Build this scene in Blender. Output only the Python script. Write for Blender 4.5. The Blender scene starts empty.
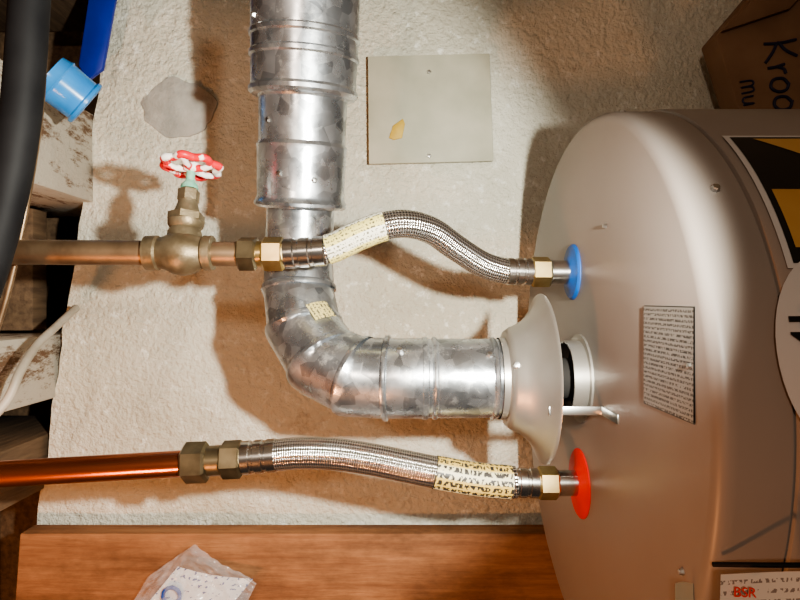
import bpy, bmesh, math, random
from mathutils import Vector, Matrix, noise
random.seed(4)
H=1.64
def W(p): return Vector((p[1],p[2],H-p[0]))
def L(px,py,d): return ((px-400)/600*d,(300-py)/600*d,d)
# ---------------------------------------------------------------- materials
def newmat(name):
    m=bpy.data.materials.new(name); m.use_nodes=True
    nt=m.node_tree; b=nt.nodes['Principled BSDF']; return m,nt,b
def N(nt,t,**kw):
    n=nt.nodes.new(t)
    for k,v in kw.items(): setattr(n,k,v)
    return n
def ramp(nt,fac,stops):
    r=N(nt,'ShaderNodeValToRGB'); e=r.color_ramp.elements
    while len(e)<len(stops): e.new(.5)
    for i,(p,c) in enumerate(stops): e[i].position=p; e[i].color=(*c,1)
    nt.links.new(fac,r.inputs[0]); return r.outputs[0]
def tex(nt,kind='noise',scale=10,detail=4,rough=.5,coord='Object',mscale=(1,1,1)):
    tc=N(nt,'ShaderNodeTexCoord'); mp=N(nt,'ShaderNodeMapping'); mp.inputs['Scale'].default_value=mscale
    nt.links.new(tc.outputs[coord],mp.inputs[0])
    if kind=='noise':
        n=N(nt,'ShaderNodeTexNoise'); n.inputs['Scale'].default_value=scale; n.inputs['Detail'].default_value=detail; n.inputs['Roughness'].default_value=rough
        nt.links.new(mp.outputs[0],n.inputs['Vector']); return n.outputs[0]
    n=N(nt,'ShaderNodeTexVoronoi'); n.inputs['Scale'].default_value=scale
    nt.links.new(mp.outputs[0],n.inputs['Vector'])
    return n.outputs['Color'] if kind=='vcol' else n.outputs['Distance']
def bump(nt,b,h,strength=.3,dist=.002):
    bp=N(nt,'ShaderNodeBump'); bp.inputs['Strength'].default_value=strength; bp.inputs['Distance'].default_value=dist
    nt.links.new(h,bp.inputs['Height']); nt.links.new(bp.outputs[0],b.inputs['Normal'])
def mat(name,c1,c2=None,scale=20,rough=.5,metal=0,bs=0,bd=.001,bscale=None,detail=4,lo=.35,hi=.65,mscale=(1,1,1),spec=None,kind='noise'):
    m,nt,b=newmat(name)
    b.inputs['Roughness'].default_value=rough; b.inputs['Metallic'].default_value=metal
    if spec is not None: b.inputs['Specular IOR Level'].default_value=spec
    if c2 is None: b.inputs['Base Color'].default_value=(*c1,1)
    else: nt.links.new(ramp(nt,tex(nt,kind,scale,detail,mscale=mscale),[(lo,c1),(hi,c2)]),b.inputs['Base Color'])
    if bs: bump(nt,b,tex(nt,'noise',bscale or scale,6,.6,mscale=mscale),bs,bd)
    return m
def mixc(nt,f,a,b_,):
    mx=N(nt,'ShaderNodeMix',data_type='RGBA')
    nt.links.new(f,mx.inputs[0])
    for s,i in ((a,6),(b_,7)):
        if isinstance(s,tuple): mx.inputs[i].default_value=(*s,1)
        else: nt.links.new(s,mx.inputs[i])
    return mx.outputs[2]
# wall
M_wall,nt,b=newmat('painted_concrete')
base=ramp(nt,tex(nt,'noise',3,6,.6),[(.35,(.60,.57,.46)),(.62,(.76,.74,.63))])
sp=ramp(nt,tex(nt,'noise',55,6,.7),[(.56,(0,0,0)),(.66,(1,1,1))])
col=mixc(nt,sp,base,(.88,.87,.78))
sp2=ramp(nt,tex(nt,'noise',9,8,.75),[(.58,(0,0,0)),(.68,(1,1,1))])
col=mixc(nt,sp2,col,(.54,.49,.39))
nt.links.new(col,b.inputs['Base Color']); b.inputs['Roughness'].default_value=.6
a1=tex(nt,'noise',120,5,.6); a2=tex(nt,'noise',30,5,.6)
ad=N(nt,'ShaderNodeMath',operation='ADD'); nt.links.new(a1,ad.inputs[0]); nt.links.new(a2,ad.inputs[1])
bump(nt,b,ad.outputs[0],.9,.007)
M_patch=mat('patch_cement',(.33,.32,.29),(.48,.46,.42),25,.85,bs=.7,bd=.006,bscale=70)
# galvanized
def galv(name,lo,hi,rough=.33,metal=.9,bs=.35):
    m,nt,b=newmat(name)
    c=ramp(nt,tex(nt,'vcol',75,mscale=(1,1,1)),[(.15,lo),(.85,hi)])
    st=ramp(nt,tex(nt,'noise',45,8,.75),[(.54,(0,0,0)),(.62,(1,1,1))])
    st2=ramp(nt,tex(nt,'noise',7,3,.5),[(.42,(0,0,0)),(.58,(1,1,1))])
    mu=N(nt,'ShaderNodeMix',data_type='RGBA',blend_type='MULTIPLY'); mu.inputs[0].default_value=1
    nt.links.new(st,mu.inputs[6]); nt.links.new(st2,mu.inputs[7])
    c=mixc(nt,mu.outputs[2],c,tuple(min(.85,x*1.25) for x in hi))
    nt.links.new(c,b.inputs['Base Color']); b.inputs['Metallic'].default_value=metal
    r=ramp(nt,tex(nt,'noise',40,5,.6),[(.3,(rough-.08,)*3),(.7,(rough+.12,)*3)]); nt.links.new(r,b.inputs['Roughness'])
    bump(nt,b,tex(nt,'noise',24,2,.4),bs,.003)
    return m
M_galv=galv('galvanized_steel',(.34,.36,.385),(.66,.69,.72),.28,.92,.4)
M_hood=mat('draft_hood_steel',(.34,.315,.285),(.40,.375,.34),14,.38,.7,bs=.1,bscale=30)
M_copper=mat('aged_copper',(.17,.11,.065),(.30,.21,.13),30,.42,.75,bs=.1)
M_copper2=mat('bright_copper',(.42,.13,.065),(.58,.22,.11),25,.25,.95,bs=.05,mscale=(1,1,.2))
M_brass=mat('brass',(.38,.26,.11),(.55,.42,.20),40,.3,.95,bs=.1)
M_brassdk=mat('dark_brass',(.13,.10,.06),(.26,.21,.13),40,.33,.9,bs=.1)
M_bronze=mat('cast_bronze',(.16,.12,.07),(.28,.225,.145),50,.45,.7,bs=.5,bscale=200)
M_steel=mat('crimped_steel',(.50,.49,.47),(.68,.67,.64),60,.22,1)
M_green=mat('patina_green',(.10,.36,.24),(.24,.50,.37),80,.6,.1,bs=.4)
M_redh=mat('chipped_red_paint',(.65,.02,.03),(.88,.84,.80),45,.4,0,lo=.52,hi=.55,bs=.3)
M_blue=mat('blue_plastic',(.005,.07,.30),(.01,.10,.38),20,.5)
M_red=mat('red_plastic',(.80,.01,.015),(.9,.03,.02),20,.5)
M_lblue=mat('light_blue_plastic',(.02,.22,.62),(.05,.32,.75),20,.22)
M_dblue=mat('dark_blue_plastic',(.0,.015,.25),(.01,.03,.32),20,.35)
M_tank=mat('taupe_enamel',(.275,.237,.21),(.30,.262,.235),6,.40,0,bs=.03,bscale=8,bd=.004,spec=.4)
M_blk=mat('black_rubber',(.005,.005,.006),(.011,.011,.012),20,.65,spec=.25)
M_dark=mat('flue_shade_black',(.01,.009,.008),(.02,.018,.016),20,.9)  # near-black colour stands in for the shade inside the flue opening
M_screw=mat('zinc_screw',(.6,.6,.58),None,rough=.3,metal=1)
M_plate=mat('cover_plate_paint',(.38,.37,.28),(.48,.46,.36),14,.6,bs=.15,bscale=50)
M_tape=mat('yellow_tape',(.50,.32,.04),(.62,.42,.08),30,.6)
M_cable=mat('cable_sheath',(.42,.36,.28),(.52,.46,.38),30,.5)
M_card=mat('cardboard',(.20,.11,.06),(.26,.15,.085),12,.85,bs=.1,bscale=80)
M_ink=mat('marker_ink',(.015,.015,.05),None,rough=.6)
M_blkprint=mat('black_print',(.012,.011,.01),None,rough=.35)
M_white=mat('white_vinyl',(.60,.59,.58),None,rough=.4)
M_gold=mat('gold_print',(.50,.27,.08),(.60,.38,.15),8,.4)
M_redink=mat('red_ink',(.7,.05,.04),None,rough=.5)
M_paper2=mat('aged_paper',(.72,.60,.42),(.78,.68,.5),20,.7)
M_blueink=mat('blue_ink',(.02,.08,.35),None,rough=.5)
M_floor=mat('concrete_floor',(.22,.21,.19),(.32,.3,.27),6,.8,bs=.3)
# wood
def wood(name,c1,c2,ms,rough=.6,knots_shade=True):
    m,nt,b=newmat(name)
    g=tex(nt,'noise',9,8,.65,mscale=ms)
    c=ramp(nt,g,[(.35,c1),(.65,c2)])
    if knots_shade:
        k=ramp(nt,tex(nt,'vor',7,mscale=(1,1,.6)),[(.0,(1,1,1)),(.13,(0,0,0))])
        c=mixc(nt,k,c,tuple(x*.35 for x in c1))
        k2=ramp(nt,tex(nt,'noise',6,6,.7,mscale=(1.5,1,.8)),[(.45,(0,0,0)),(.72,(1,1,1))])  # broad dark blotches: shadow on the stud painted into the wood colour
        c=mixc(nt,k2,c,tuple(x*.42 for x in c1))
    nt.links.new(c,b.inputs['Base Color']); b.inputs['Roughness'].default_value=rough
    bump(nt,b,g,.5,.004); return m
M_stud=wood('stud_pine',(.25,.105,.045),(.42,.20,.09),(9,9,.7),.8)
M_joist=wood('old_joist',(.10,.06,.035),(.22,.14,.08),(8,.8,8),.8,False)
M_pjoist,nt,b=newmat('worn_painted_wood')
c=ramp(nt,tex(nt,'noise',7,8,.8,mscale=(3,1,3)),[(.42,(.16,.09,.05)),(.50,(.52,.47,.39))])
nt.links.new(c,b.inputs['Base Color']); b.inputs['Roughness'].default_value=.8
bump(nt,b,tex(nt,'noise',30,8,.7),.8,.005)
# braid
M_braid,nt,b=newmat('stainless_braid')
tc=N(nt,'ShaderNodeTexCoord'); sx=N(nt,'ShaderNodeSeparateXYZ'); nt.links.new(tc.outputs['UV'],sx.inputs[0])
def mth(op,a,b2=None):
    n=N(nt,'ShaderNodeMath',operation=op)
    for i,s in enumerate((a,b2)):
        if s is None: continue
        if isinstance(s,(int,float)): n.inputs[i].default_value=s
        else: nt.links.new(s,n.inputs[i])
    return n.outputs[0]
u=mth('MULTIPLY',sx.outputs[0],2*math.pi*12); v=mth('MULTIPLY',sx.outputs[1],2*math.pi*215)
s1=mth('SINE',mth('ADD',u,v)); s2=mth('SINE',mth('SUBTRACT',u,v))
hh=mth('MULTIPLY',s1,s2)
ht=mth('ADD',mth('MULTIPLY',hh,.5),.5)
nt.links.new(ramp(nt,ht,[(.15,(.10,.09,.08)),(.6,(.74,.71,.67))]),b.inputs['Base Color'])
b.inputs['Metallic'].default_value=.95; b.inputs['Roughness'].default_value=.22
bump(nt,b,ht,.6,.0012)
# printed labels
def printmat(name,bg,ink,sx_,sy_,dens=.5,rough=.45,metal=0,band=.45,ax=1,bg2=None):
    m,nt,b=newmat(name)
    tc=N(nt,'ShaderNodeTexCoord'); s=N(nt,'ShaderNodeSeparateXYZ'); nt.links.new(tc.outputs['UV'],s.inputs[0])
    def q(op,a,b2=None):
        n=N(nt,'ShaderNodeMath',operation=op)
        for i,z in enumerate((a,b2)):
            if z is None: continue
            if isinstance(z,(int,float)): n.inputs[i].default_value=z
            else: nt.links.new(z,n.inputs[i])
        return n.outputs[0]
    line=q('GREATER_THAN',q('FRACT',q('MULTIPLY',s.outputs[ax],sy_ if ax else sx_)),band)
    mp=N(nt,'ShaderNodeMapping'); mp.inputs['Scale'].default_value=(sx_,sy_,1); nt.links.new(tc.outputs['UV'],mp.inputs[0])
    n=N(nt,'ShaderNodeTexNoise'); n.inputs['Scale'].default_value=1.3; n.inputs['Detail'].default_value=2; nt.links.new(mp.outputs[0],n.inputs['Vector'])
    f=q('MULTIPLY',line,q('GREATER_THAN',n.outputs[0],dens))
    B=bg
    if bg2:
        half=q('GREATER_THAN',q('FRACT',q('MULTIPLY',s.outputs[0],4)),.5)
        B=mixc(nt,half,bg,bg2)
    nt.links.new(mixc(nt,f,B,ink),b.inputs['Base Color']); b.inputs['Roughness'].default_value=rough; b.inputs['Metallic'].default_value=metal
    return m
M_tag=printmat('yellow_tag_print',(.72,.70,.58),(.10,.09,.05),24,380,.53,ax=0,bg2=(.68,.60,.22))
M_tag2=printmat('gold_tag_print',(.56,.40,.11),(.03,.025,.02),14,260,.49,ax=0,band=.3,bg2=(.62,.56,.36))
M_dlab=printmat('duct_label_print',(.62,.52,.22),(.08,.07,.05),8,6,.5)
M_rating=printmat('rating_plate_print',(.36,.36,.345),(.09,.085,.08),40,22,.48,.4,.2,band=.45)
M_leaf=printmat('leaflet_print',(.80,.74,.66),(.30,.25,.22),34,12,.52,.7,band=.6)
M_baglab=printmat('bag_label_print',(.80,.81,.82),(.04,.06,.25),16,11,.60,.5)
M_bag,nt,b=newmat('clear_polybag'); b.inputs['Base Color'].default_value=(.75,.76,.78,1); b.inputs['Roughness'].default_value=.1
b.inputs['Alpha'].default_value=.28; b.inputs['Specular IOR Level'].default_value=.8
# ---------------------------------------------------------------- builders
def finish(name,bm,m,parent=None,smooth=True,angle=35,recalc=True):
    if recalc: bmesh.ops.recalc_face_normals(bm,faces=bm.faces)
    for f in bm.faces: f.smooth=smooth
    if smooth:
        for e in bm.edges:
            if len(e.link_faces)==2 and e.calc_face_angle(0)>math.radians(angle): e.smooth=False
    vs=[v.co for v in bm.verts]
    c=Vector([(min(v[i] for v in vs)+max(v[i] for v in vs))/2 for i in range(3)])
    for v in bm.verts: v.co-=c
    me=bpy.data.meshes.new(name); bm.to_mesh(me); bm.free()
    o=bpy.data.objects.new(name,me); o.location=c
    bpy.context.scene.collection.objects.link(o); me.materials.append(m)
    if parent: setparent(o,parent)
    return o
def setparent(o,p):
    o.parent=p; o.matrix_parent_inverse=Matrix.Translation(p.location).inverted()
def empty(name,p):
    e=bpy.data.objects.new(name,None); e.location=W(p); e.empty_display_size=.05
    bpy.context.scene.collection.objects.link(e); return e
def sweep(name,pts,rad,m,parent=None,seg=40,caps=True,closed=False,flat=False,ref=(0,0,1),angle=35,shape=None):
    P=[W(p) for p in pts]; n=len(P)
    if isinstance(rad,(int,float)): rad=[rad]*n
    bm=bmesh.new(); uvl=bm.loops.layers.uv.new('UVMap')
    far=max(P,key=lambda q:(q-P[0]).length); dd=(far-P[0]).normalized()
    if not closed and all(((q-P[0])-dd*(q-P[0]).dot(dd)).length<1e-6 for q in P): T=[dd]*n   # lathe
    else:
        T=[]
        for i in range(n):
            a=(P[i]-P[i-1]) if (i>0 or closed) else None
            b2=(P[(i+1)%n]-P[i]) if (i<n-1 or closed) else None
            def nz(q): return q.normalized() if q is not None and q.length>1e-7 else None
            a,b2=nz(a),nz(b2)
            if a is None and b2 is None: T.append(T[-1]); continue
            if a is None: t=b2
            elif b2 is None: t=a
            else: t=(a+b2).normalized()
            T.append(t)
    r0=Vector(W(ref)-W((0,0,0)))
    up=(r0-T[0]*r0.dot(T[0])).normalized()
    rings=[];dist=0;D=[]
    for i in range(n):
        if i>0: dist+=(P[i]-P[i-1]).length
        D.append(dist)
        up=(up-T[i]*up.dot(T[i])).normalized(); sd=T[i].cross(up)
        ring=[]
        for k in range(seg):
            a=2*math.pi*k/seg; s=shape(a) if shape else 1
            ring.append(bm.verts.new(P[i]+(up*math.cos(a)+sd*math.sin(a))*rad[i]*s))
        rings.append(ring)
    for i in range(n if closed else n-1):
        j=(i+1)%n
        for k in range(seg):
            k2=(k+1)%seg
            f=bm.faces.new((rings[i][k],rings[i][k2],rings[j][k2],rings[j][k]))
            dj=D[j] if j else D[i]+.01
            for lp,(uu,vv) in zip(f.loops,((k/seg,D[i]),((k+1)/seg,D[i]),((k+1)/seg,dj),(k/seg,dj))): lp[uvl].uv=(uu,vv)
    if caps and not closed:
        bm.faces.new(rings[0][::-1]); bm.faces.new(rings[-1])
    return finish(name,bm,m,parent,not flat,angle)
def spline(pts,n=12):
    P=[Vector(p) for p in pts]; out=[]; P=[2*P[0]-P[1]]+P+[2*P[-1]-P[-2]]
    for i in range(1,len(P)-2):
        for k in range(n):
            t=k/n; a,b2,c,d=P[i-1:i+3]
            out.append(.5*((2*b2)+(c-a)*t+(2*a-5*b2+4*c-d)*t*t+(3*b2-a-3*c+d)*t**3))
    out.append(P[-2]); return out
def prism(name,poly,d0,d1,m,parent=None,bev=.002):
    bm=bmesh.new()
    a=[bm.verts.new(W((p[0],p[1],d0))) for p in poly]; b2=[bm.verts.new(W((p[0],p[1],d1))) for p in poly]
    bm.faces.new(a); bm.faces.new(b2[::-1]); n=len(poly)
    for i in range(n): bm.faces.new((a[i],b2[i],b2[(i+1)%n],a[(i+1)%n]))
    bmesh.ops.recalc_face_normals(bm,faces=bm.faces)
    if bev: bmesh.ops.bevel(bm,geom=bm.edges[:],offset=bev,segments=2,affect='EDGES',profile=.5)
    return finish(name,bm,m,parent,True,40)
def box(name,x0,x1,y0,y1,d0,d1,m,parent=None,bev=.002):
    return prism(name,[(x0,y0),(x1,y0),(x1,y1),(x0,y1)],d0,d1,m,parent,bev)
def surf(name,fn,nu,nv,m,parent=None):
    bm=bmesh.new(); uvl=bm.loops.layers.uv.new('UVMap')
    g=[[bm.verts.new(W(fn(i/nu,j/nv))) for j in range(nv+1)] for i in range(nu+1)]
    for i in range(nu):
        for j in range(nv):
            f=bm.faces.new((g[i][j],g[i+1][j],g[i+1][j+1],g[i][j+1]))
            for lp,(a,c) in zip(f.loops,((i,j),(i+1,j),(i+1,j+1),(i,j+1))): lp[uvl].uv=(a/nu,c/nv)
    return finish(name,bm,m,parent,True,60,recalc=True)
def text(name,s,org,right,upv,size,m,parent=None,ext=.0002,align='CENTER'):
    cu=bpy.data.curves.new(name,'FONT'); cu.body=s; cu.size=size; cu.extrude=ext; cu.align_x=align; cu.align_y='CENTER'
    o=bpy.data.objects.new(name,cu); bpy.context.scene.collection.objects.link(o)
    O=W((0,0,0)); r=(W(right)-O).normalized(); u_=(W(upv)-O); u_=(u_-r*u_.dot(r)).normalized(); z=r.cross(u_)
    p=W(org)
    o.matrix_world=Matrix(((r.x,u_.x,z.x,p.x),(r.y,u_.y,z.y,p.y),(r.z,u_.z,z.z,p.z),(0,0,0,1)))
    cu.materials.append(m)
    if parent: setparent(o,parent)
    return o
def screw(name,p,axis,r,m,parent):
    p=Vector(p);a=Vector(axis).normalized()
    ref=(0,0,1) if abs(a.z)<.8 else (1,0,0)
    return sweep(name,[p-a*.002,p,p+a*.0015,p+a*.0028,p+a*.003],[r*1.3,r*1.3,r*.95,r*.9,r*.4],m,parent,seg=6,ref=ref)
DW=.95
# ---------------------------------------------------------------- room shell
bm=bmesh.new()
def edge_x(y): return -.459-(.475-y)*.142
nx,ny=120,110
ys=[-1.3+2.6*j/ny for j in range(ny+1)]
grid=[]
for i in range(nx+1):
    row=[]
    for y in ys:
        x0=edge_x(y)+.006*noise.noise(Vector((y*14,3,0)))+.003*noise.noise(Vector((y*50,3,0)))
        t=(i/nx)**1.6; x=x0+(1.64-x0)*t
        dd=DW+.006*noise.noise(Vector((x*5,y*5,1)))
        if i==0: dd+=.008
        row.append(bm.verts.new(W((x,y,dd))))
    grid.append(row)
for i in range(nx):
    for j in range(ny): bm.faces.new((grid[i][j],grid[i+1][j],grid[i+1][j+1],grid[i][j+1]))
back=[bm.verts.new(W((grid_x,y,1.2))) for grid_x,y in ((edge_x(-1.3),-1.3),(1.64,-1.3),(1.64,1.3),(edge_x(1.3),1.3))]
bm.faces.new(back)
bm.faces.new([grid[0][j] for j in range(ny+1)]+[back[3],back[0]])
bm.faces.new([grid[nx][j] for j in range(ny+1)]+[back[2],back[1]])
bm.faces.new([grid[i][0] for i in range(nx+1)]+[back[1],back[0]])
bm.faces.new([grid[i][ny] for i in range(nx+1)]+[back[2],back[3]])
finish('wall_back',bm,M_wall,None,True,50)
box('floor',1.64,1.70,-1.3,1.3,-1.6,1.2,M_floor,bev=0)
box('ceiling',-.84,-.80,-1.3,1.3,-1.6,1.24,M_joist,bev=0)
box('wall_side',-.80,1.64,1.3,1.36,-1.6,1.2,M_wall,bev=0)
def blob(cx,cy,rx,ry,n=40,s=0,amp=.3):
    return [(cx+rx*math.cos(a)*(1+amp*noise.noise(Vector((math.cos(a)*2+s,math.sin(a)*2,s)))),cy+ry*math.sin(a)*(1+amp*noise.noise(Vector((math.cos(a)*2+s+5,math.sin(a)*2,s))))) for a in [2*math.pi*i/n for i in range(n)]]
c=L(180,108,DW); prism('cement_patch',blob(c[0],c[1],.058,.046),DW-.004,DW+.01,M_patch,bev=.001)
# ---------------------------------------------------------------- ceiling framing (upward = -x)
def joist(name,y0,y1,xb,d0,d1,m): return box(name,-.80,xb,y0,y1,d0,d1,m,bev=.003)
joist('ceiling_joist',.155,.295,-.487,.68,1.12,M_pjoist)
joist('ceiling_joist',-.155,-.055,-.545,.74,1.12,M_pjoist)
joist('ceiling_joist',-.30,-.215,-.565,.74,1.12,M_joist)
joist('ceiling_joist',.50,.56,-.42,.3,1.12,M_joist)
box('rim_joist',-.80,-.56,-1.3,1.3,1.2,1.24,M_joist)
box('wood_blocking',-.80,-.60,-.05,.15,.98,1.02,M_joist)
# ---------------------------------------------------------------- wood stud in front of the wall
prism('wood_stud',[(-.572,-.351),(1.64,-.351),(1.64,-.49),(-.582,-.49)],.902,.940,M_stud,bev=.003)
prism('wood_stud',[(-.60,-.50),(1.64,-.50),(1.64,-.62),(-.60,-.62)],.905,.940,M_joist,bev=.003)
# ---------------------------------------------------------------- cover plate
pl=empty('wall_cover_plate',L(430,110,DW))
prism('plate',[L(368,58,.935)[:2],L(489,55,.935)[:2],L(493,162,.935)[:2],L(369,165,.935)[:2]],.928,.935,M_plate,pl,bev=.0015)
for q in ((429,72),(429,156)): screw('plate_screw',L(*q,.928),(0,0,-1),.003,M_screw,pl)
tp=[L(*q,.927)[:2] for q in ((389,138),(393,126),(403,119),(405,124),(402,138),(394,140))]
prism('tape_scrap',tp,.9252,.9282,M_tape,pl,bev=.0005)
# ---------------------------------------------------------------- water heater
YC,DC,R=-.078,.60,.260
YT=-.084
TOPX=.180
wh=empty('water_heater',(1.64,YT,DC))
prof=[(TOPX,.0),(TOPX,.05),(TOPX,.15),(TOPX,R-.009),(TOPX+.0012,R-.005),(TOPX+.0035,R-.002),(TOPX+.007,R-.0005),(TOPX+.012,R),(TOPX+.043,R),(TOPX+.0435,R-.002),(TOPX+.045,R-.002),(TOPX+.046,R+.001),(TOPX+.049,R+.002),(1.55,R+.002),(1.552,R-.006),(1.638,R-.006)]
sweep('tank_shell',[(x,YT,DC) for x,r in prof],[max(r,.0005) for x,r in prof],M_tank,wh,seg=160,angle=50)
def cyl(x,a,r=R+.0045): a=math.radians(a); return (x,YT+r*math.sin(a),DC-r*math.cos(a))
for (px,py) in ((606,226),(692,366),(683,572)):
    d=TOPX*600/(px-400); p=L(px,py,d); screw('lid_screw',(TOPX,p[1],d),(-1,0,0),.002,M_screw,wh)
for a in (37,-35,80): 
    p=cyl(.206,a,R); screw('rim_screw',p,Vector(p)-Vector((.206,YT,DC)),.0028,M_screw,wh)
# front sticker (generic)
surf('front_sticker_border',lambda u,v:cyl(.231+.24*u,50-27*v,R+.0036),8,20,M_white,wh)
surf('front_sticker_panel',lambda u,v:cyl(.235+.235*u,49.3-25.6*v,R+.0040),8,20,M_blkprint,wh)
surf('front_sticker_gold',lambda u,v:cyl(.250+.012*v*4+.2*u,48.6-9*v,R+.0044),8,20,M_gold,wh)
surf('front_sticker_stripe',lambda u,v:cyl(.239+.022*u+.03*v*u,36-10*v,R+.0044),8,8,M_gold,wh)
bm=bmesh.new()
OX,OA,OHX,OHA=.266,12,.052,14
cc=bm.verts.new(W(cyl(OX,OA,R+.0050))); rings=[]
for k in range(1,7):
    rings.append([bm.verts.new(W(cyl(OX+OHX*k/6*math.cos(t),OA+OHA*k/6*math.sin(t),R+.0050))) for t in [2*math.pi*i/48 for i in range(48)]])
for i in range(48): bm.faces.new((cc,rings[0][i],rings[0][(i+1)%48]))
for k in range(5):
    for i in range(48): bm.faces.new((rings[k][i],rings[k+1][i],rings[k+1][(i+1)%48],rings[k][(i+1)%48]))
finish('front_sticker_oval',bm,M_white,wh,True,60)
a=15; p=cyl(.236,a,R+.0062); 
text('front_sticker_text','4L',p,(0,math.cos(math.radians(a)),math.sin(math.radians(a))),(-1,0,0),.034,M_blkprint,wh)
# rating plate on lid
surf('rating_plate_edge',lambda u,v:(TOPX-.0006,-.004-.072*(v)-.0*u,.441-.076*u),2,2,M_blkprint,wh)
surf('rating_plate',lambda u,v:(TOPX-.0012,-.0047-.0706*(v),.4403-.0746*u),2,2,M_rating,wh)
# flue collar
sweep('flue_collar',[(TOPX,YC,DC),(TOPX-.002,YC,DC),(TOPX-.002,YC,DC),(TOPX-.016,YC,DC),(TOPX-.016,YC,DC),(TOPX-.002,YC,DC)],[.044,.044,.0375,.0375,.0355,.0355],M_hood,wh,seg=64,caps=False)
sweep('flue_dark_disc',[(TOPX-.001,YC,DC),(TOPX-.003,YC,DC)],.0355,M_dark,wh,seg=48)  # black disc paints the dark of the open flue
sweep('flue_dark_plug',[(TOPX-.003,YC,DC),(TOPX-.024,YC,DC)],.020,M_dark,wh,seg=32)  # black plug, painted-in darkness for the gap under the hood
# ---------------------------------------------------------------- draft hood
dh=empty('draft_hood',(.14,YC,DC))
hp=[(.098,.0405),(.104,.0405),(.1045,.047),(.109,.0505),(.116,.0535),(.123,.058),(.129,.064),(.134,.072),(.138,.080),(.1395,.084),(.1405,.0845),(.1408,.083),(.138,.0785),(.133,.070),(.128,.062),(.120,.055),(.108,.046)]
sweep('hood_bell',[(x,YC,DC) for x,r in hp],[r for x,r in hp],M_hood,dh,seg=96,caps=False,angle=60)
for an in (-150,-17,158):
    a=math.radians(an); yy=YC+.070*math.sin(a); dd=DC-.070*math.cos(a)
    box('hood_leg',.132,TOPX,yy-.004,yy+.004,dd-.001,dd+.001,M_screw,dh,bev=.0005)
    box('hood_foot',TOPX-.0012,TOPX,yy-.004,yy+.004,dd-.040,dd+.001,M_screw,dh,bev=.0004)
screw('hood_screw',(.108,YC+.018,DC-.046),(-.2,.3,-1),.003,M_screw,dh)
# ---------------------------------------------------------------- vent duct
vd=empty('galvanized_vent_duct',(-.1,.0,DC))
def bead(x,dx=.003,r=.039,h=.0022): return [(x-dx,r),(x-dx*.5,r+h*.8),(x,r+h),(x+dx*.5,r+h*.8),(x+dx,r)]
prof=[(.104,.0385),(.098,.0385),(.097,.0392)]+bead(.092)[::-1]+[(.040,.0395)]+bead(.034)[::-1]+[(.028,.0395),(.027,.0408),(.0225,.0408),(.022,.0398),(-.012,.0398),(-.020,.037)]
sweep('duct_run',[(x,YC,DC) for x,r in prof],[r for x,r in prof],M_galv,vd,seg=72,angle=25)
J=[(Vector((-.010,YC,.600)),.0405),(Vector(L(358,377,.603)),.0404),(Vector(L(326,363,.616)),.0398),(Vector(L(305,331,.638)),.0392),(Vector(L(299,292,.658)),.0386),(Vector(L(299,255,.667)),.038)]
ep=[];er=[]
for i in range(len(J)-1):
    (A,ra),(B,rb)=J[i],J[i+1]; t=(B-A)
    for s,k in ((.0,1.0),(.04,1.055),(.10,1.06),(.15,1.05),(.19,.995),(.94,.98)):
        ep.append(A+t*s); er.append((ra+(rb-ra)*s)*k)
ep.append(J[-1][0]); er.append(.037)
sweep('duct_elbow',ep,er,M_galv,vd,seg=72,angle=20)
def dpx(py): return .667-(270-py)*.00018
up=[(268,33.5),(209,33.5),(208.5,42),(206,45.5),(203,45.8),(200,44),(197,43),(150,44.3),(147,45),(145,44),(143,42.8),(101,43.8),(99,45),(98,51),(95,54),(91,54),(88,52),(62,52.8),(60,54.5),(56,54.5),(54,53),(42,53.4),(40,55),(36,55),(34,53.6),(-60,55.5),(-62,57.5),(-66,57.5),(-68,56),(-420,58),(-900,60)]
def cx(py): return 299+min(8,(270-py)*.026)
pts=[L(cx(y),y,dpx(y)) if y>-100 else (L(307,y,dpx(-68))[0],L(307,y,dpx(-68))[1],dpx(-68)) for y,r in up]
sweep('duct_riser',pts,[r/600*p[2] for (y,r),p in zip(up,pts)],M_galv,vd,seg=72,angle=22)
def onr(px,py,off):
    c0=L(cx(py),py,dpx(py)); r=off/600*c0[2]; s=(px-cx(py))/off; s=max(-.95,min(.95,s))
    return (c0[0]+r*s,c0[1],c0[2]-r*math.sqrt(1-s*s)),(s,0,-math.sqrt(1-s*s))
for px,py,off in ((262,30,54),(276,130,43),(288,182,44),(320,188,44),(318,20,54)):
    q,nr=onr(px,py,off); screw('duct_screw',q,nr,.0026,M_screw,vd)
for q,nrm in (((.0,YC+.030,DC-.028),(0,.6,-.7)),((.085,YC+.026,DC-.0305),(0,.6,-.7))):
    screw('duct_screw',q,nrm,.0026,M_screw,vd)
def elab(u,v):
    A=Vector(L(313,342,.631)); ax=(Vector(L(305,331,.638))-Vector(L(326,363,.616))).normalized()
    fr=Vector((0,0,-1)); fr=(fr-ax*fr.dot(ax)).normalized(); s=fr.cross(ax); s=s if s.x>0 else -s
    ang=math.radians(60-34*v)
    return A+ax*(.018-.022*u)+(s*math.cos(ang)+fr*math.sin(ang))*.0422
surf('duct_label',elab,4,8,M_dlab,vd)
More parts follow.
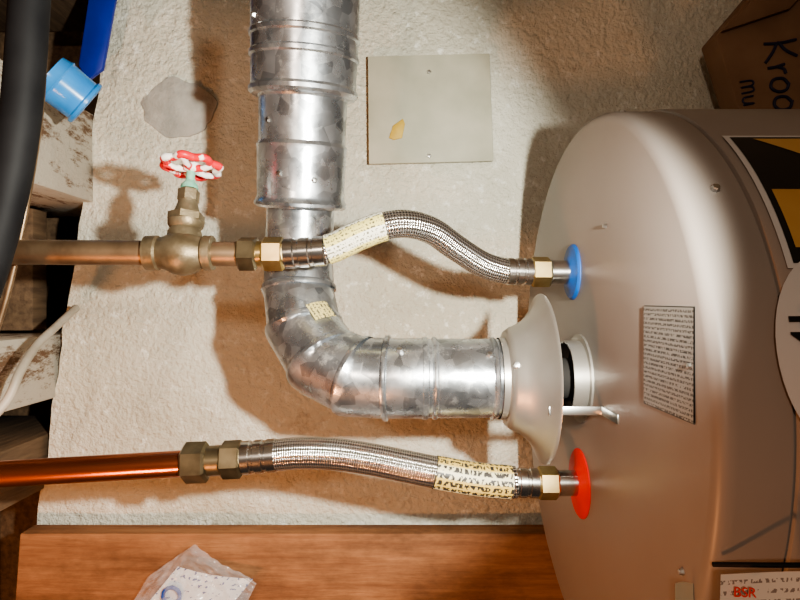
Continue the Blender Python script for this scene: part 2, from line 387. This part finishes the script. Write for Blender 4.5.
# ---------------------------------------------------------------- pipes and connectors
def nut(name,p0,p1,r,m,parent,ref=(0,0,1)):
    a=Vector(p0);b2=Vector(p1);t=b2-a
    sweep(name,[a,a+t*.02,a+t*.12,a+t*.88,a+t*.98,b2],[r*.75,r*.86,r,r,r*.86,r*.75],m,parent,seg=6,flat=True,ref=ref)
def connector(nm,nodes,hr,sleeve,parent,tag):
    sp=spline(nodes,14); n=len(sp)
    sweep(nm+'_hose',sp,hr,M_braid,parent,seg=40,caps=True)
    s0,s1=[int(n*q) for q in sleeve]
    sweep(nm+'_sleeve_tag',sp[s0:s1],[hr+.0010]*(s1-s0),tag,parent,seg=40,caps=False)
def nodesf(lst): return [Vector(L(*q)) for q in lst]
# cold
cl=empty('cold_water_line',L(270,253,.575))
sweep('copper_pipe',[(-.80,.047,.58),L(0,252,.578),L(148,253,.575)],.0120,M_copper,cl,seg=40)
sweep('copper_stub',[L(213,254,.575),L(243,254,.575)],.0118,M_copper,cl,seg=40)
nut('union_nut',L(238,254,.575),L(258,254,.575),.0168,M_brassdk,cl,(0,.3,1))
sweep('union_collar',nodesf([(257,254,.575),(263,254,.575)]),.0125,M_brass,cl)
nut('swivel_nut',L(262,254,.575),L(285,254,.575),.0165,M_brass,cl,(0,.5,1))
def ferrule(nm,a,b2,r,parent):
    a=Vector(a);t=Vector(b2)-a
    st=[(0,.9),(.03,1),(.25,1),(.28,.93),(.36,.93),(.39,1),(.6,1),(.63,.93),(.7,.93),(.73,1),(.97,1),(1,.9)]
    sweep(nm,[a+t*s for s,_ in st],[r*k for _,k in st],M_steel,parent,seg=40,angle=20)
ferrule('crimp_ferrule',L(284,254,.575),L(326,251,.573),.0145,cl)
connector('cold',nodesf([(318,252,.573),(335,247,.573),(360,235,.570),(385,226,.568),(408,224,.572),(432,231,.585),(455,247,.60),(480,263,.615),(500,270,.622),(515,272,.624)]),.0133,(.07,.34),cl,M_tag)
ferrule('crimp_ferrule_outlet',L(506,271,.622),L(531,272,.625),.0140,cl)
nut('outlet_nut',L(530,272,.625),L(551,272,.625),.0160,M_brass,cl,(0,.4,1))
yb=L(550,272,.625)[1]
sweep('outlet_nipple',[L(550,272,.625),(TOPX,yb,.625)],.0122,M_steel,cl)
sweep('blue_collar',[(TOPX,yb,.625),(TOPX-.001,yb,.625),(TOPX-.003,yb,.625),(TOPX-.004,yb,.625),(TOPX-.006,yb,.625)],[.029,.029,.027,.018,.015],M_blue,cl,seg=48)
# valve
gv=empty('gate_valve',L(183,252,.575))
vb=[(146,.0135),(147,.0165),(158,.0168),(160,.0150),(166,.0165),(174,.0205),(183,.0220),(192,.0205),(200,.0165),(203,.0150),(205,.0168),(213,.0165),(214,.0135)]
sweep('valve_body',[L(x,253,.575) for x,r in vb],[r for x,r in vb],M_bronze,gv,seg=40,angle=40)
B0=Vector(L(183,253,.575)); ax=Vector((.02,math.cos(math.radians(12)),math.sin(math.radians(12)))).normalized()
st=[(.008,.0165),(.020,.0160),(.024,.0140),(.027,.0165),(.0315,.0170)]
sweep('bonnet_neck',[B0+ax*s for s,_ in st],[r for _,r in st],M_bronze,gv,seg=36)
nut('bonnet_nut',B0+ax*.031,B0+ax*.040,.0175,M_bronze,gv)
st=[(.040,.0125),(.046,.0105),(.050,.0095),(.052,.0095)]
sweep('bonnet_top',[B0+ax*s for s,_ in st],[r for _,r in st],M_bronze,gv,seg=36)
nut('packing_nut',B0+ax*.051,B0+ax*.065,.0105,M_bronze,gv)
sweep('valve_stem',[B0+ax*.064,B0+ax*.090],.0042,M_green,gv,seg=20)
sweep('stem_patina',[B0+ax*.065,B0+ax*.069,B0+ax*.074],[.0085,.008,.004],M_green,gv,seg=20)
C=B0+ax*.087; ux=Vector((1,0,0)); ux=(ux-ax*ux.dot(ax)).normalized(); uz=ax.cross(ux).normalized()
ringp=[C+ax*.002+(ux*math.cos(t)+uz*math.sin(t))*(.0252+.0024*math.cos(8*t)) for t in [2*math.pi*i/112 for i in range(112)]]
sweep('wheel_rim',ringp,.0038,M_redh,gv,seg=14,closed=True)
for k in range(5):
    t=2*math.pi*k/5+.3; dv=ux*math.cos(t)+uz*math.sin(t)
    sweep('wheel_spoke',[C+dv*.004,C+dv*.014-ax*.002,C+dv*.025+ax*.001],[.0042,.0030,.0034],M_redh,gv,seg=12)
sweep('wheel_hub',[C-ax*.004,C-ax*.003,C+ax*.004,C+ax*.005],[.007,.0085,.0085,.006],M_redh,gv,seg=24)
nut('wheel_nut',C+ax*.005,C+ax*.009,.006,M_screw,gv)
# hot
hl=empty('hot_water_line',L(240,460,.6))
sweep('copper_pipe',[(-.80,-.1775,.60),L(0,474,.60),L(190,463,.60)],.0130,M_copper2,hl,seg=40)
nut('union_nut',L(183,463,.60),L(209,462,.60),.0205,M_brassdk,hl,(0,.4,1))
sweep('union_collar',nodesf([(208,461,.6),(224,460,.6)]),.0150,M_brassdk,hl)
nut('swivel_nut',L(221,460,.60),L(243,459,.60),.0190,M_brassdk,hl,(0,.2,1))
ferrule('crimp_ferrule',L(242,458,.60),L(277,455,.60),.0165,hl)
connector('hot',nodesf([(268,456,.60),(300,453,.598),(335,454,.596),(370,459,.596),(405,466,.596),(440,473,.597),(475,479,.598),(508,482,.60),(516,482,.60)]),.0156,(.61,.90),hl,M_tag2)
ferrule('crimp_ferrule_outlet',L(507,482,.60),L(538,483,.60),.0146,hl)
nut('outlet_nut',L(537,483,.60),L(558,483,.60),.0164,M_brass,hl,(0,.3,1))
yr=L(550,483,.60)[1]
sweep('outlet_nipple',[L(557,483,.60),(TOPX,yr,.60)],.0126,M_steel,hl)
sweep('red_collar',[(TOPX,yr,.60),(TOPX-.001,yr,.60),(TOPX-.0025,yr,.60),(TOPX-.003,yr,.60),(TOPX-.005,yr,.60)],[.034,.034,.032,.018,.015],M_red,hl,seg=48)
# ---------------------------------------------------------------- left clutter
sweep('insulated_black_pipe',spline(nodesf([(40,-160,.5),(32,-40,.5),(27,40,.5),(20,120,.5),(6,200,.5),(-20,290,.5),(-60,380,.5)]),8),.0155,M_blk,seg=32)
sweep('copper_tube',spline(nodesf([(56,-120,.6),(47,0,.6),(41,110,.6),(24,220,.6),(6,300,.6),(-20,380,.6)]),8),.0028,M_copper,seg=16)
sweep('white_cable',spline(nodesf([(76,308,.90),(58,325,.84),(36,346,.78),(20,372,.735),(6,402,.72),(-30,440,.70)]),10),.0055,M_cable,seg=16)
A=Vector(L(56,80,.74)); B2=Vector(L(85,103,.76)); t=(B2-A)
bp=[(-.25,.020),(-.24,.027),(0,.029),(.08,.031),(.14,.029),(.9,.028),(.95,.031),(1.05,.031),(1.1,.027)]
sweep('blue_plastic_cap',[A+t*s for s,_ in bp],[r for _,r in bp],M_lblue,seg=40)
prism('blue_plastic_strip',[L(*q,.9)[:2] for q in ((96,-40),(124,-40),(104,70),(88,82),(80,66))],.895,.903,M_dblue,bev=.002)
# ---------------------------------------------------------------- cardboard boxes (stacked beside the heater)
cb=empty('cardboard_box',(.6,.45,.9))
CD=.86
q0=L(716,36,CD); q1=L(741,116,CD)
prism('carton',[q0[:2],q1[:2],(.50,.205),(.82,.205),(.82,.62),(.66,.62)],CD,.905,M_card,cb,bev=.003)
prism('carton_flap',[(q0[0]+.004,q0[1]+.003),(q0[0]+.10,q0[1]+.035),(.72,.60),(.66,.62),(q0[0]+.06,q0[1]+.06)],CD-.010,CD-.002,M_card,cb,bev=.001)
def stroke(nm,pts2,org,sc,r):
    dr=Vector((.16,-1,0)).normalized(); du=Vector((1,.16,0)).normalized()
    P=[Vector(org)+dr*(a*sc)+du*(b_*sc) for a,b_ in pts2]
    sweep(nm,spline(P,4) if len(P)>2 else P,r,M_ink,cb,seg=8)
o=L(764,44,CD-.001)
for s in ([(0,0),(.05,.5),(.02,1.05)],[(.55,1.0),(.3,.65),(.03,.45),(.3,.25),(.62,-.05)],
          [(.75,.55),(.80,.25),(.80,0)],[(.79,.3),(.9,.5),(1.06,.55)],
          [(1.4,.58),(1.2,.42),(1.2,.12),(1.42,.0),(1.6,.2),(1.58,.48),(1.38,.6)],
          [(2.0,.6),(1.8,.42),(1.8,.12),(2.02,.02),(2.2,.2),(2.18,.5),(1.96,.62)]):
    stroke('marker_stroke',s,o,.044,.0022)
o=L(740,82,CD-.001)
for s in ([(0,0),(.02,.6),(.25,.6),(.3,0),(.32,.55),(.55,.6),(.6,0)],[(.8,.55),(.85,.05),(1.1,.05),(1.18,.55),(1.2,0)]):
    stroke('marker_stroke_small',s,o,.028,.0014)
box('cardboard_box',.823,1.638,.205,.64,.80,.905,M_card,bev=.004)
# ---------------------------------------------------------------- polybag tucked on the stud
bg=empty('parts_bag',L(190,580,.88))
SX=-.095
def bagf(u,v):
    x=SX-.315+.17*u+.045*(v)*(1-.3*u); y=-.475+.125*v*(1-.9*abs(u-.45))
    n=noise.noise(Vector((u*5,v*5,2)))*.012+noise.noise(Vector((u*14,v*14,7)))*.007
    return (x,y,.872-.012*math.sin(u*3.14)+n)
surf('bag_film',bagf,50,36,M_bag,bg)
def labf(u,v): return (SX-.300+.110*u+.07*v,-.475+.085*v-.018*u,.878-.008*math.sin(u*3.14))
surf('bag_label',labf,16,10,M_baglab,bg)
tr=[Vector((SX-.235+.012*math.cos(a),-.427+.012*math.sin(a),.866)) for a in [2*math.pi*i/32 for i in range(32)]]
sweep('label_ring_mark',tr,.0030,M_blueink,bg,seg=8,closed=True)
# leaflets lying against heater front / lid
lf=empty('paper_leaflet',L(760,585,.33))
surf('leaflet_sheet',lambda u,v:(.170+.10*u,-.1455-.004*u-.07*v,.318+.01*math.sin(u*2)+.004*v),8,6,M_leaf,lf)
text('leaflet_heading','BSR',(.182,-.1545,.3165),(1,-.04,0),(0,1,0),.0075,M_redink,lf)
lt=empty('paper_tag',L(695,590,.37))
surf('tag_sheet',lambda u,v:(.165+.018*u,-.170-.05*v-.006*u*u,.360+.01*u),6,6,M_paper2,lt)
sweep('black_wire',spline([Vector((.180,-.152,.345)),Vector((.197,-.144,.326)),Vector((.235,-.143,.322)),Vector((.30,-.150,.325))],8),.0014,M_blk,seg=12)
# ---------------------------------------------------------------- lights
def light(name,p,energy,col,size,target=None,typ='POINT',spot=None,blend=.4):
    ld=bpy.data.lights.new(name,typ); ld.energy=energy; ld.color=col
    if typ=='AREA': ld.size=size
    else: ld.shadow_soft_size=size
    if typ=='SPOT': ld.spot_size=math.radians(spot); ld.spot_blend=blend
    o=bpy.data.objects.new(name,ld); o.location=W(p); bpy.context.scene.collection.objects.link(o)
    if target: o.rotation_euler=(W(target)-W(p)).to_track_quat('-Z','Y').to_euler()
    return o
light('flashlight',(.14,.04,.05),46,(1,.98,.88),.010,(-.27,.03,.95),'SPOT',73,.35)
light('warm_bulb',(-.50,-.60,.05),16,(1,.40,.15),.03)
light('fill_light',(-.3,.3,-.9),19,(1,.80,.64),.04)  # added fill behind the camera, brightens the heater body
w=bpy.data.worlds.new('World'); bpy.context.scene.world=w; w.use_nodes=True
w.node_tree.nodes['Background'].inputs[0].default_value=(1,.86,.74,1); w.node_tree.nodes['Background'].inputs[1].default_value=.04
try: bpy.context.scene.view_settings.look='AgX - Medium High Contrast'
except Exception as e: print(e)
# ---------------------------------------------------------------- camera
cd=bpy.data.cameras.new('camera'); cd.lens=27; cd.sensor_width=36; cd.clip_start=.01
co=bpy.data.objects.new('camera',cd); bpy.context.scene.collection.objects.link(co)
co.matrix_world=Matrix(((0,1,0,0),(0,0,-1,0),(-1,0,0,H),(0,0,0,1)))
bpy.context.scene.camera=co
